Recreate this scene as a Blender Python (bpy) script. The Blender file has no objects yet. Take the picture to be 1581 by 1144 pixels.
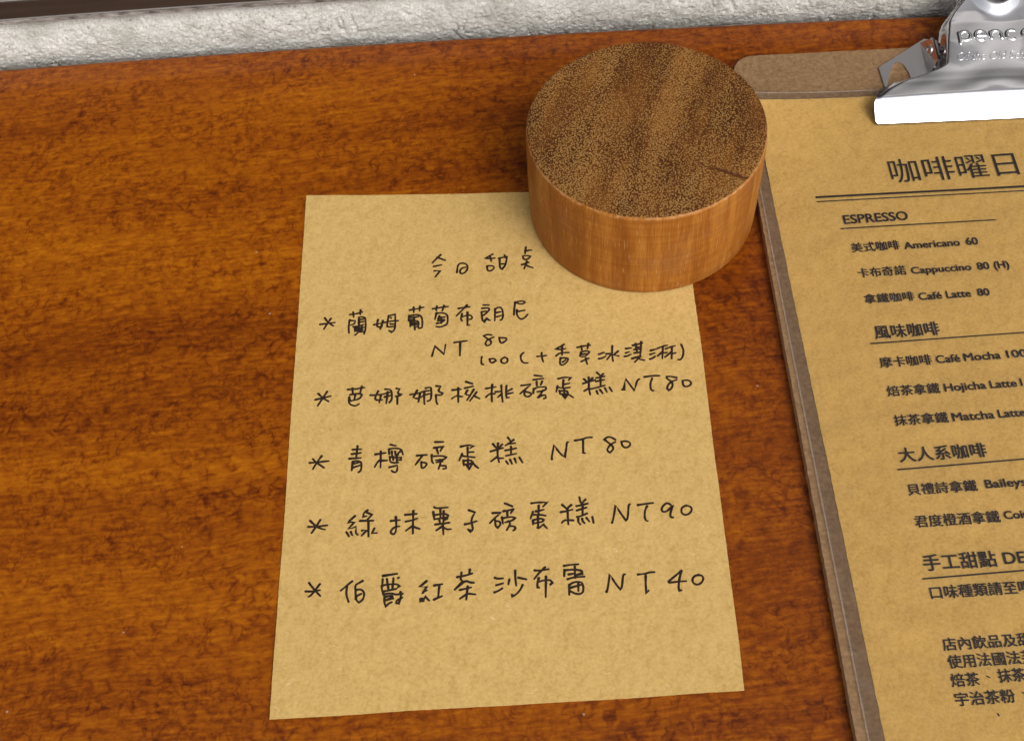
# Handwritten dessert note, wooden paperweight and a menu on a clipboard, lying on a varnished wooden table.
import bpy, bmesh, math, random
from mathutils import Vector, Matrix, noise
random.seed(7)
S = bpy.context.scene
COL = S.collection
MM = 0.001

# ------------------------------------------------------------------ camera, sky, sun, exposure
F_PX, PITCH, ROLL, CAM_H = 2078.45, 0.988039, -0.0774082, 0.287376
cam_d = bpy.data.cameras.new('camera'); cam = bpy.data.objects.new('camera', cam_d); COL.objects.link(cam)
cp, sp = math.cos(PITCH), math.sin(PITCH)
fw = Vector((0, cp, -sp)); rt = Vector((1, 0, 0)); up = Vector((0, sp, cp))
r2 = math.cos(ROLL)*rt + math.sin(ROLL)*up; u2 = -math.sin(ROLL)*rt + math.cos(ROLL)*up
m = Matrix((r2, u2, -fw)).transposed().to_4x4(); m.translation = Vector((0, 0, CAM_H))
cam.matrix_world = m
cam_d.sensor_width = 36; cam_d.lens = F_PX/1581*36
cam_d.clip_start = 0.01; cam_d.clip_end = 100
S.camera = cam

SUN_DIR = Vector((0.33, -0.56, 0.76)).normalized()      # towards the sun
el = math.asin(SUN_DIR.z); az = math.atan2(SUN_DIR.x, SUN_DIR.y)
W = bpy.data.worlds.new('World'); S.world = W; W.use_nodes = True
nt = W.node_tree; nt.nodes.clear()
sky = nt.nodes.new('ShaderNodeTexSky'); sky.sky_type = 'NISHITA'; sky.sun_disc = False
sky.sun_elevation = el; sky.sun_rotation = az; sky.air_density = 1.0; sky.dust_density = 4.0; sky.ozone_density = 1.0
hs = nt.nodes.new('ShaderNodeHueSaturation'); hs.inputs['Saturation'].default_value = 0.16     # overcast: almost no blue
bg = nt.nodes.new('ShaderNodeBackground'); bg.inputs['Strength'].default_value = 0.15
wo = nt.nodes.new('ShaderNodeOutputWorld')
nt.links.new(sky.outputs[0], hs.inputs['Color']); nt.links.new(hs.outputs[0], bg.inputs[0]); nt.links.new(bg.outputs[0], wo.inputs[0])
sd = bpy.data.lights.new('sun', 'SUN'); sd.energy = 0.9; sd.angle = math.radians(30); sd.color = (1.0, 0.95, 0.88)
so = bpy.data.objects.new('sun', sd); COL.objects.link(so)
so.rotation_euler = (-SUN_DIR).to_track_quat('-Z', 'Y').to_euler(); so.location = SUN_DIR*2
S.view_settings.view_transform = 'Standard'; S.view_settings.look = 'None'
S.view_settings.exposure = 0.50; S.view_settings.gamma = 1.0
S.render.engine = 'CYCLES'
S.cycles.use_denoising = True

# ------------------------------------------------------------------ drawn data (table coordinates)
# pen strokes in hundredths of a millimetre; menu print: text, style, x, y, width, cap height in mm
HAND = [
    ('title', '-1690,22859 -1925,22608;-1789,22780 -1573,22657;-1889,22478 -1682,22513;-1880,22326 -1721,22316 -1861,22119;-1271,22212 -1236,22485 -1118,22524 -1001,22474 -967,22345 -1033,22201 -1135,22148 -1189,22191 -1189,22279 -1126,22348 -1029,22369;-277,22733 -349,22702 -494,22607 -355,22595 -225,22595;-352,22651 -330,22497;-452,22345 -452,22207 -408,22177 -338,22183 -258,22263 -280,22331 -368,22354 -452,22345;-126,22578 107,22619;-99,22588 -115,22249 -59,22198 49,22334 101,22594;-88,22380 52,22376;40,22676 68,22572;636,22890 594,22660;607,22760 782,22773;535,22589 646,22599 739,22564 688,22493 596,22456 529,22509 535,22589;485,22301 679,22360;628,22403 539,22160;593,22280 668,22218 774,22167'),
    ('rum raisin', '-4947,20844 -4554,20869;-4821,21038 -4734,20882 -4596,20764;-4658,21005 -4751,20863 -4843,20683;-4153,21090 -3990,21095 -3827,21143;-4071,21156 -4058,20996;-3873,21211 -3884,21064;-4165,20912 -4195,20684 -4181,20496;-4165,20901 -4016,20872 -4033,20773 -4144,20742;-3922,20868 -3913,20982 -3767,20979 -3737,20850 -3743,20579 -3787,20427;-3913,20898 -3785,20913;-3922,20821 -3776,20833;-4067,20689 -3922,20700 -3794,20734;-4033,20679 -4028,20533;-3990,20644 -3982,20539;-3999,20614 -3794,20642;-3990,20550 -3820,20565;-3922,20805 -3914,20512 -4024,20415;-3905,20511 -3778,20499;-3845,20693 -3841,20547;-3990,20665 -3837,20588;-3521,20700 -3290,20740 -3085,20777 -2880,20773;-3417,20851 -3453,20645 -3377,20607 -3309,20638;-3286,20807 -3335,20603 -3364,20543;-3134,20961 -3186,20620 -3156,20590 -2985,20601;-3134,20950 -2962,20991 -2958,20713 -2979,20486 -3056,20420 -3132,20479;-3090,20684 -2998,20671;-3080,20892 -3063,20866;-2573,21087 -2375,21110 -2202,21147;-2468,21172 -2467,21003;-2296,21188 -2312,21041;-2594,20914 -2610,20743;-2589,20898 -2448,20927 -2295,20898 -2247,20771 -2251,20521 -2289,20472 -2354,20485;-2587,20846 -2416,20840 -2347,20854;-2580,20771 -2452,20774;-2572,20739 -2568,20551;-2539,20715 -2385,20732 -2339,20654 -2365,20511 -2403,20531;-2467,20855 -2457,20582 -2452,20436;-2540,20652 -2378,20658;-2533,20600 -2388,20596;-1964,21071 -1758,21094 -1560,21106;-1850,21145 -1872,21009;-1661,21148 -1710,20983;-1866,20935 -1916,20719;-1884,20905 -1764,20925 -1628,20891 -1571,20801 -1590,20541 -1677,20497 -1797,20457 -1889,20491;-1793,20822 -1839,20728;-1821,20747 -1658,20778;-1832,20673 -1669,20695;-1748,20776 -1755,20578;-1869,20589 -1758,20599 -1670,20664;-1280,21016 -1142,21035 -988,21041;-1054,21100 -1198,20945 -1341,20786;-1194,20839 -1241,20665 -1204,20609;-1216,20736 -1069,20774 -975,20772 -927,20698 -956,20638 -1016,20633;-1051,20867 -1071,20429 -1024,20456;-618,21063 -473,21049;-658,20961 -495,20962 -460,20906 -573,20780 -671,20705;-681,20842 -677,20601 -643,20503 -538,20650 -525,20576 -475,20550;-681,20849 -552,20862;-318,20913 -349,20527;-328,20893 -221,20967 -130,20906 -119,20673 -152,20551 -204,20535;-291,20784 -179,20801;-291,20648 -161,20681;224,21073 186,20876 163,20667;224,21073 314,21012 416,20991 483,21048 440,21095 285,21089;250,20817 234,20702 276,20562 348,20503 436,20541 529,20653;250,20760 462,20790'),
    ('prices', '-2032,19566 -1944,19873 -1718,19597 -1668,19898;-1441,19938 -1275,19953 -1106,19961;-1285,19913 -1311,19509;-462,20081 -558,20115 -665,20076 -599,19992 -485,19909 -482,19807 -578,19744 -639,19801 -612,19901 -524,19968 -404,20010;-262,19980 -261,19847 -197,19794 -69,19890 -86,19953 -262,19980;-747,19420 -772,19317 -767,19196 -717,19182;-551,19337 -547,19246 -474,19209 -388,19271 -433,19346 -551,19337;-165,19357 -252,19309 -266,19220 -186,19152 -91,19214 -93,19314 -165,19357;330,19446 256,19392 247,19262 281,19159 354,19122 421,19130;675,19299 800,19295 909,19311;795,19402 788,19252 817,19125;1391,19610 1271,19540 1157,19479 1281,19458 1424,19471;1335,19544 1313,19283;1156,19268 1256,19359 1496,19343;1267,19197 1230,19020 1285,18965 1375,19007 1469,19128 1432,19182 1267,19197;1310,19063 1394,19125;1717,19478 1888,19512 2064,19516;1830,19518 1834,19386;2019,19571 1980,19422;1812,19327 1767,19200 1839,19170 1961,19223 2023,19317 1940,19361 1812,19327;1813,19252 1932,19269;1785,19034 1880,19080 1984,19120;1906,19137 1926,18945;2253,19219 2391,19259;2244,19080 2331,19087 2429,19149;2627,19443 2592,19224 2594,18973;2444,19213 2577,19205 2508,19111 2443,19037;2758,19269 2630,19160 2759,19118;2965,19326 3099,19333;2942,19195 3044,19218;2905,19090 2989,19096 3069,19143;3150,19410 3406,19455;3230,19457 3220,19266;3378,19504 3345,19294 3305,19097;3242,19340 3359,19343;3168,19275 3352,19283;3164,19170 3332,19185;3232,19254 3238,19163;3087,19007 3310,19066;3305,19056 3234,18983 3140,18892;3221,19014 3297,18957 3393,18928;3590,19207 3739,19241;3559,19089 3682,19122;3536,18945 3614,18968 3678,19022;3783,19263 3906,19312 4034,19331;3913,19301 3855,18935;3875,19134 3745,19025;3872,19104 3997,19108;3978,19225 4101,19274 4230,19296;4141,19260 4088,18913;4096,19103 4004,19031 3930,18978;4100,19066 4217,19072;4388,19318 4427,19152 4395,18975 4321,18858 4247,18864'),
    ('banana walnut', '-5030,18504 -4635,18581;-4958,18677 -4841,18536 -4700,18425;-4736,18721 -4841,18536 -4970,18320;-4207,18737 -4009,18733 -3785,18757;-4091,18770 -4075,18582;-3851,18797 -3893,18595;-4149,18575 -3926,18594 -3844,18551 -3877,18467 -3959,18416 -4132,18383 -4154,18453;-4017,18548 -4042,18423;-4165,18503 -4186,18388 -4157,18289 -4058,18231 -3992,18231 -3919,18277;-3630,18512 -3482,18503 -3333,18514 -3102,18561;-3431,18621 -3523,18415 -3483,18347 -3335,18349;-3358,18507 -3410,18269;-3249,18663 -3125,18646 -3082,18540 -3089,18327 -3152,18251;-3192,18570 -3230,18233;-3268,18430 -3103,18464;-2968,18657 -2878,18629 -2937,18536 -2922,18496 -2840,18459 -2898,18429 -2989,18424;-2947,18430 -2952,18188;-2625,18440 -2444,18452 -2261,18513 -2096,18518;-2441,18549 -2545,18345 -2423,18289 -2264,18397;-2369,18455 -2417,18207;-2225,18598 -2126,18618 -2074,18594 -2092,18235 -2188,18205;-2262,18484 -2273,18213 -2264,18125;-2281,18392 -2132,18423;-1952,18642 -1837,18617 -1901,18519 -1884,18459 -1787,18402 -1830,18357 -1969,18370;-1969,18370 -1968,18147 -1937,18095;-1545,18481 -1331,18486;-1395,18531 -1413,18105;-1413,18309 -1479,18286 -1572,18226;-1414,18280 -1308,18264;-1190,18699 -1028,18621;-1231,18507 -1015,18549;-1169,18432 -1223,18330 -1143,18288;-1004,18447 -1102,18280 -1190,18143;-934,18366 -1022,18244 -1118,18117;-1002,18252 -870,18162;-698,18448 -441,18473;-528,18549 -563,18270 -564,18047;-567,18293 -643,18258 -712,18186;-560,18273 -470,18271;-299,18509 -304,18207 -293,18013;-458,18328 -310,18328;-307,18246 -411,18159;-169,18487 -201,18236 -184,18119 -123,18128;-36,18377 -163,18311;-168,18243 -19,18259;199,18453 456,18469 315,18345 158,18213;287,18289 254,18175 330,18091 441,18148 437,18207 309,18258;565,18730 752,18687;523,18600 780,18615;600,18534 600,18416;744,18530 699,18427;511,18327 493,18192;510,18317 630,18374 825,18352 823,18278 734,18238 594,18231;744,18257 679,18156 598,18066;676,18117 798,18106 800,18028 741,18011;606,18065 707,18105;1156,18571 1323,18604 1478,18574 1413,18498;1283,18520 1246,18278;1263,18380 1430,18412;1121,18358 1074,18187;1102,18321 1246,18278 1427,18281;1158,18209 1166,18107;1157,18199 1338,18202 1363,18112 1312,18088 1166,18107;1277,18256 1270,17985;1235,18056 1270,17985 1368,18083 1481,17976;1772,18367 1916,18402 2084,18446;1802,18501 1882,18396;2025,18510 1917,18412;1929,18539 1900,18238 1915,18023;1776,18142 1906,18218;1897,18209 1944,18185 2060,18204 2312,18262;2147,18666 2228,18560;2307,18612 2226,18541;2115,18502 2332,18535;2104,18399 2314,18434;2226,18541 2204,18249;2087,18114 2108,18024;2177,18144 2231,18029;2304,18181 2344,18057;2420,18190 2472,18068;2730,18093 2769,18076 2854,18404 3041,18026 3134,18339 3204,18371;3333,18422 3582,18439 3720,18422;3523,18362 3456,18211 3445,18057 3471,18000 3511,17996;4135,18325 3986,18381 3887,18377 3894,18308 4006,18219 4015,18101 3952,17991 3892,17967 3851,18029 3907,18150 3998,18220 4135,18262;4277,18223 4266,18078 4348,18022 4480,18088 4477,18185 4393,18232 4277,18223'),
    ('lime', '-5145,16673 -4985,16677 -4673,16686;-5067,16776 -4969,16658 -4791,16508;-4851,16840 -4953,16693 -5062,16492;-4082,16956 -3865,16951;-4106,16832 -3881,16846;-4162,16705 -3882,16702;-3961,17047 -3994,16708;-4082,16615 -4105,16371;-4082,16610 -3994,16635 -3882,16598 -3859,16495 -3883,16333 -3939,16302;-4074,16551 -3906,16581;-4082,16445 -3898,16495;-3521,16773 -3265,16794;-3384,16847 -3397,16390;-3411,16601 -3476,16543 -3540,16412;-3400,16578 -3228,16576;-3141,17016 -3006,16971;-3183,16885 -3177,16746;-3183,16890 -3031,16908 -2871,16866 -2842,16707;-3112,16823 -3106,16703;-3032,16816 -3018,16704 -2954,16708;-2904,16804 -2970,16737;-3163,16653 -3162,16524 -3070,16489 -2958,16492;-3163,16671 -3035,16638 -2884,16631 -2893,16564 -2973,16566;-3083,16664 -3081,16572;-2995,16674 -2990,16491;-3183,16377 -2983,16417 -2986,16254 -3058,16215 -3129,16276;-2498,16649 -2251,16649;-2363,16637 -2446,16516 -2537,16396;-2392,16456 -2396,16292 -2341,16278 -2256,16371 -2273,16423 -2392,16456;-2031,16995 -1831,16981;-2069,16831 -1828,16847;-2005,16817 -1971,16657;-1860,16831 -1912,16725;-2131,16634 -2137,16452 -2099,16403;-2077,16593 -1869,16592 -1772,16538 -1842,16471 -2033,16479;-2019,16419 -1867,16428;-1937,16489 -1916,16395 -1977,16228;-1935,16315 -1792,16297 -1790,16230 -1859,16218;-1405,16809 -1219,16839 -1084,16803 -1175,16742;-1238,16766 -1249,16537;-1245,16632 -1093,16630;-1382,16604 -1461,16419;-1392,16550 -1266,16511 -1084,16477;-1358,16410 -1357,16273;-1358,16410 -1160,16392 -1165,16301 -1356,16291;-1245,16445 -1255,16228 -1235,16153;-1278,16248 -1235,16153 -1133,16308;-1146,16354 -1088,16249 -1005,16169;-610,16812 -537,16694;-482,16819 -505,16692;-380,16782 -491,16672;-678,16606 -370,16679;-506,16673 -512,16435;-511,16453 -686,16323;-507,16398 -380,16387;-506,16416 -489,16287;-232,16964 -174,16866;-93,16886 -211,16795 -310,16739;-228,16778 -59,16790;-319,16601 -45,16641;-169,16698 -182,16497;-305,16449 -55,16489;-314,16299 -272,16213;-216,16335 -176,16214;-104,16353 -72,16232;17,16373 86,16218;807,16254 810,16335 891,16644 1007,16409 1124,16280 1186,16540 1211,16695 1248,16701;1415,16728 1596,16744 1712,16789 1840,16781;1614,16733 1582,16340 1623,16351;2403,16662 2316,16738 2222,16762 2135,16695 2235,16584 2329,16484 2326,16383 2231,16309 2166,16379 2225,16484 2313,16559 2397,16598;2548,16593 2551,16473 2637,16396 2766,16472 2744,16566 2653,16602 2548,16593'),
    ('green chestnut', '-5144,14917 -4958,14904 -4686,14919;-5100,15072 -4958,14913 -4848,14843 -4739,14808;-4859,15077 -4950,14912 -5063,14745;-4026,15110 -4120,15022 -4205,14957 -4042,14943 -4181,14777 -3995,14821 -4011,14651 -3957,14603;-4228,14695 -4165,14578;-4127,14695 -4088,14606;-3722,15240 -3808,15187 -3832,15070 -3746,15085;-3769,15201 -3614,15109 -3723,14996;-3902,14969 -3584,14950;-3700,14951 -3703,14539;-3856,14706 -3736,14713 -3865,14570;-3562,14741 -3617,14617 -3502,14615;-3164,14905 -2947,14912;-3043,14998 -3034,14790 -3053,14585 -3108,14539 -3177,14587 -3160,14663 -3066,14741 -2965,14746;-2820,15040 -2540,15042;-2620,15127 -2640,14756 -2646,14525;-2808,14857 -2653,14878 -2527,14922;-2641,14735 -2813,14616;-2641,14722 -2572,14673 -2481,14636;-2115,15188 -2077,15150 -1789,15154;-1969,15132 -1977,14889;-2143,15059 -2126,14850;-2122,14971 -1896,15000 -1782,14941 -1807,14883 -2118,14866;-1893,15064 -1915,14693;-2107,14719 -1766,14741;-2010,14857 -1990,14751;-1871,14828 -1808,14857;-1923,14694 -1924,14445;-1939,14661 -2089,14562;-1910,14621 -1835,14566 -1734,14566;-1288,15034 -1144,14964 -1245,14791 -1230,14634 -1212,14512 -1269,14466 -1335,14526;-1398,14666 -1243,14687 -1117,14728;-726,14910 -517,14901 -663,14792 -803,14649;-675,14724 -677,14561 -633,14514 -555,14576 -559,14671 -669,14698;-417,15145 -244,15051;-460,14939 -344,14947 -217,14979;-376,14932 -377,14785;-225,14971 -295,14864;-509,14779 -496,14605;-511,14753 -262,14775 -199,14735 -253,14674 -441,14635;-362,14662 -311,14606 -415,14427;-324,14530 -217,14512 -206,14443 -262,14405;218,15090 382,15102 591,15083 490,14979;388,15014 363,14738;310,14864 499,14896;240,14861 166,14686;219,14785 419,14768 532,14732;223,14629 216,14526;224,14638 412,14673 485,14624 451,14575 233,14551;347,14739 331,14414;317,14432 346,14412 461,14505 537,14396;950,14986 1048,14869;1165,14964 1048,14869;902,14795 1058,14808 1185,14840;1064,14868 1051,14454;1175,14550 969,14582 901,14510;1377,15155 1394,15005;1518,15081 1415,14977;1286,14922 1427,14941 1562,14967;1283,14805 1521,14863;1437,14957 1412,14690;1275,14633 1401,14657 1521,14707;1302,14588 1286,14503 1333,14430;1393,14571 1395,14511 1436,14456;1495,14588 1554,14488;1635,14602 1650,14446;2086,14408 2115,14465 2219,14863 2325,14620 2426,14421 2474,14503 2528,14853 2568,14859;2749,14820 2922,14837 3117,14846;2960,14769 2893,14657 2870,14469 2888,14395 2929,14378;3524,14758 3461,14812 3381,14788 3289,14674 3302,14595 3393,14579 3513,14672 3576,14745 3511,14603 3476,14477 3492,14429 3541,14419;3896,14708 3791,14674 3748,14582 3773,14485 3846,14453 3943,14488 4010,14577 3998,14665 3896,14708'),
    ('earl grey', '-5173,13240 -4992,13221 -4841,13246;-5098,13451 -4954,13242 -4824,13093;-4843,13397 -4954,13242 -5050,13120 -5102,13100;-4087,13407 -4193,13326 -4351,13192;-4208,13278 -4230,13084 -4170,12893;-3846,13395 -3952,13338 -4020,13303 -4005,13114 -4012,12953;-3997,13178 -3892,13194 -3799,13105 -3832,12922 -3937,12858 -4005,12944 -3982,13031 -3877,13071;-3367,13486 -3034,13515;-3016,13404 -2995,13415;-3376,13404 -3385,13274;-3278,13404 -3264,13280;-3126,13408 -3136,13269;-3393,13234 -3287,13263 -3046,13254 -2984,13199 -3032,13163;-3401,13234 -3394,13112 -3351,12995;-3372,13090 -3244,13107 -3063,13133;-3257,13247 -3244,13115;-3144,13237 -3154,13124;-3373,13021 -3170,13036 -3096,12986 -2915,12999;-3336,12961 -3350,12817 -3309,12709 -3249,12776 -3173,12810;-3321,12952 -3171,12979 -3142,12920 -3315,12862;-2967,13043 -2953,12977 -2978,12850 -3010,12764 -3077,12775 -3061,12841 -2925,12902;-2359,13270 -2521,13136 -2356,13130 -2466,12953 -2351,13037;-2507,12835 -2508,12779 -2456,12783 -2469,12848;-2456,12783 -2393,12882 -2314,12779;-2182,13148 -1994,13165;-2062,13155 -2103,12826;-2201,12794 -2012,12866;-1640,13315 -1473,13334 -1290,13380;-1537,13422 -1564,13252;-1338,13479 -1358,13366;-1564,13252 -1510,13182 -1713,13003;-1518,13174 -1419,13203 -1361,13156 -1263,13141;-1594,12985 -1329,13028;-1410,13059 -1455,12739;-1457,12860 -1603,12768;-1419,12881 -1240,12847;-769,13226 -696,13195 -583,13198;-750,13036 -590,13072;-798,12862 -714,12887 -613,12947;-435,13157 -465,13037;-285,13366 -297,13129 -285,12989;-222,13184 -45,13127;-137,12993 -206,12861 -318,12757 -395,12731 -399,12772;167,13336 294,13317 492,13341;413,13397 275,13277 143,13124;246,13132 202,13005 202,12899 232,12897;228,13044 380,13072 507,13064 558,13000 498,12944;417,13158 370,12651;856,13393 1027,13411 1192,13405;1105,13355 1086,13069;858,13294 839,13131;857,13280 1076,13283 1253,13244 1269,13168 1123,13140;945,13168 1051,13179;912,13051 1058,13088 1306,13083;937,12911 915,12662;936,12903 1047,12970 1226,12960 1260,12835 1239,12691 1138,12651 1022,12693 953,12747;945,12829 1205,12885;1148,12925 1131,12732;1774,12662 1812,12740 1894,13091 1996,12854 2104,12675 2143,12761 2198,13057 2244,13061;2541,13028 2706,13031 2815,13062 2927,13056;2715,12981 2687,12747 2677,12538 2737,12606;3548,13033 3431,12945 3208,12785 3227,12759 3453,12772 3624,12766;3547,13025 3477,12843 3425,12621 3438,12547 3483,12551;3927,12895 3827,12879 3762,12787 3786,12687 3870,12648 3965,12689 4032,12788 4006,12872 3927,12895'),
]
MENU = [
    ('咖啡曜日', 'T', 107.91, 238.58, 34.88, 8.67),
    ('ESPRESSO', 'b', 92.04, 225.77, 17.17, 2.92),
    ('美式咖啡', 'c', 92.14, 215.98, 12.75, 3.15),
    ('Americano', 'b', 106.07, 215.79, 14.6, 2.25),
    ('60', 'b', 122.42, 215.56, 3.07, 2.36),
    ('卡布奇諾', 'c', 92.14, 207.59, 12.53, 3.07),
    ('Cappuccino', 'b', 106.04, 207.54, 15.59, 2.1),
    ('80', 'b', 123.29, 207.26, 3.07, 2.25),
    ('(H)', 'b', 127.66, 207.19, 3.82, 2.26),
    ('拿鐵咖啡', 'c', 92.07, 199.22, 12.83, 2.94),
    ('Café', 'b', 106.04, 199.05, 5.84, 2.19),
    ('Latte', 'b', 113.15, 198.95, 6.21, 2.25),
    ('80', 'b', 121.19, 198.91, 3.03, 2.19),
    ('風味咖啡', 'C', 92.43, 188.13, 16.39, 4.11),
    ('摩卡咖啡', 'c', 91.87, 179.4, 12.89, 3.18),
    ('Café', 'b', 105.9, 179.52, 5.88, 2.2),
    ('Mocha', 'b', 112.85, 179.51, 9.05, 2.18),
    ('100', 'b', 123.56, 179.44, 4.9, 2.17),
    ('焙茶拿鐵', 'c', 91.8, 170.93, 12.94, 3.05),
    ('Hojicha', 'b', 105.95, 171.16, 10.13, 2.15),
    ('Latte', 'b', 117.2, 171.03, 6.43, 2.11),
    ('1', 'b', 124.7, 171.03, 0, 2.07),
    ('抹茶拿鐵', 'c', 91.68, 162.5, 13.09, 3.03),
    ('Matcha', 'b', 105.84, 162.63, 10.05, 2.22),
    ('Latte', 'b', 117.01, 162.57, 6.46, 2.13),
    ('大人系咖啡', 'C', 90.67, 152.43, 20.86, 3.92),
    ('貝禮詩拿鐵', 'c', 90.63, 143.53, 16.32, 2.99),
    ('Baileys', 'b', 109.02, 143.89, 9.45, 2.13),
    ('君度橙酒拿鐵', 'c', 90.4, 135.08, 19.72, 3.1),
    ('Cointreau', 'b', 111.21, 135.57, 0, 1.96),
    ('手工甜點', 'C', 89.92, 124.14, 16.58, 4.04),
    ('DESSERT', 'b', 108.22, 124.43, 0, 2.77),
    ('口味種類請至吧', 'c', 89.85, 117.25, 22.8, 3.17),
    ('店內飲品及甜', 'c', 89.63, 105.07, 19.47, 2.98),
    ('使用法國法芙', 'c', 89.78, 101.0, 19.09, 3.03),
    ('焙茶', 'c', 89.44, 96.84, 6.16, 2.99),
    ('、', 'p', 97.27, 98.2, 0.73, 0.59),
    ('抹茶', 'c', 99.71, 97.01, 5.88, 3.02),
    ('宇治茶粉', 'c', 89.39, 92.62, 12.74, 2.99),
    ('、', 'p', 103.81, 94.05, 0.72, 0.64),
]
RULES = [(86.11, 235.74, 142.5, 233.99, 0.5), (86.11, 234.16, 142.09, 232.5, 0.25), (90.63, 224.27, 132.18, 223.28, 0.28), (90.72, 186.9, 129.48, 186.61, 0.28), (89.49, 150.54, 119.64, 150.8, 0.28), (88.87, 122.31, 111.87, 122.5, 0.28)]
PENCO = (-12.1, 23.35, 3.6, 22.3)
MOTTO = (-13.6, 17.3, 2.5, 23.6)
BASE = [(33.7, 23.0), (18.6, 33.9), (15, 33), (15, 12.5), (24.9, 13.5), (25.4, 20.5), (26.2, 23.6), (27.6, 25.0), (29.0, 24.4), (30.2, 22.4), (31.6, 18.6), (32.5, 15.5), (33.2, 14.2)]
EAR = [(19.8, 32.0), (19.8, 18.5), (17.9, 20), (17.9, 29)]
PIN = (17.6, 26.2, 6.4)
def BASEZ(x, y): return 3.36
def EARZ(x, y): return 3.7+(19.8-x)*2.6

# ------------------------------------------------------------------ helpers
def link(name, me, mat=None, parent=None):
    o = bpy.data.objects.new(name, me); COL.objects.link(o)
    if mat and me is not None:
        me.materials.clear(); me.materials.append(mat)
    if parent: o.parent = parent
    return o
def thing(name, label, cat, kind=None):
    o = bpy.data.objects.new(name, None); COL.objects.link(o); o.empty_display_size = 0.02
    o['label'] = label; o['category'] = cat
    if kind: o['kind'] = kind
    return o
def mesh(name, vs, fs, smooth=False):
    me = bpy.data.meshes.new(name); me.from_pydata([tuple(v) for v in vs], [], fs); me.update()
    if smooth: me.polygons.foreach_set('use_smooth', [True]*len(me.polygons))
    return me
def grid_faces(nr, nc):
    return [(r*nc+c, r*nc+c+1, (r+1)*nc+c+1, (r+1)*nc+c) for r in range(nr-1) for c in range(nc-1)]
def box(name, x0, x1, y0, y1, z0, z1, mat, parent, bevel=0.0):
    bm = bmesh.new(); bmesh.ops.create_cube(bm, size=1)
    for v in bm.verts:
        v.co = Vector((x0 if v.co.x < 0 else x1, y0 if v.co.y < 0 else y1, z0 if v.co.z < 0 else z1))
    if bevel: bmesh.ops.bevel(bm, geom=bm.edges[:], offset=bevel, segments=3, affect='EDGES', profile=0.5)
    me = bpy.data.meshes.new(name); bm.to_mesh(me); bm.free()
    return link(name, me, mat, parent)
def fbm(x, y, z=0.0, o=4):
    return noise.fractal(Vector((x, y, z)), 0.9, 2.1, o)
def slab(name, outline, z0, z1, mat, parent, holes=None):
    """outline (list of (x, y)) extruded from z0 to z1 with real thickness"""
    bm = bmesh.new()
    vs = [bm.verts.new((x, y, z0)) for x, y in outline]
    f = bm.faces.new(vs)
    if f.normal.z > 0: f.normal_flip()
    r = bmesh.ops.extrude_face_region(bm, geom=[f])
    for g in r['geom']:
        if isinstance(g, bmesh.types.BMVert): g.co.z = z1
    bmesh.ops.recalc_face_normals(bm, faces=bm.faces)
    me = bpy.data.meshes.new(name); bm.to_mesh(me); bm.free()
    return link(name, me, mat, parent)

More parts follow.
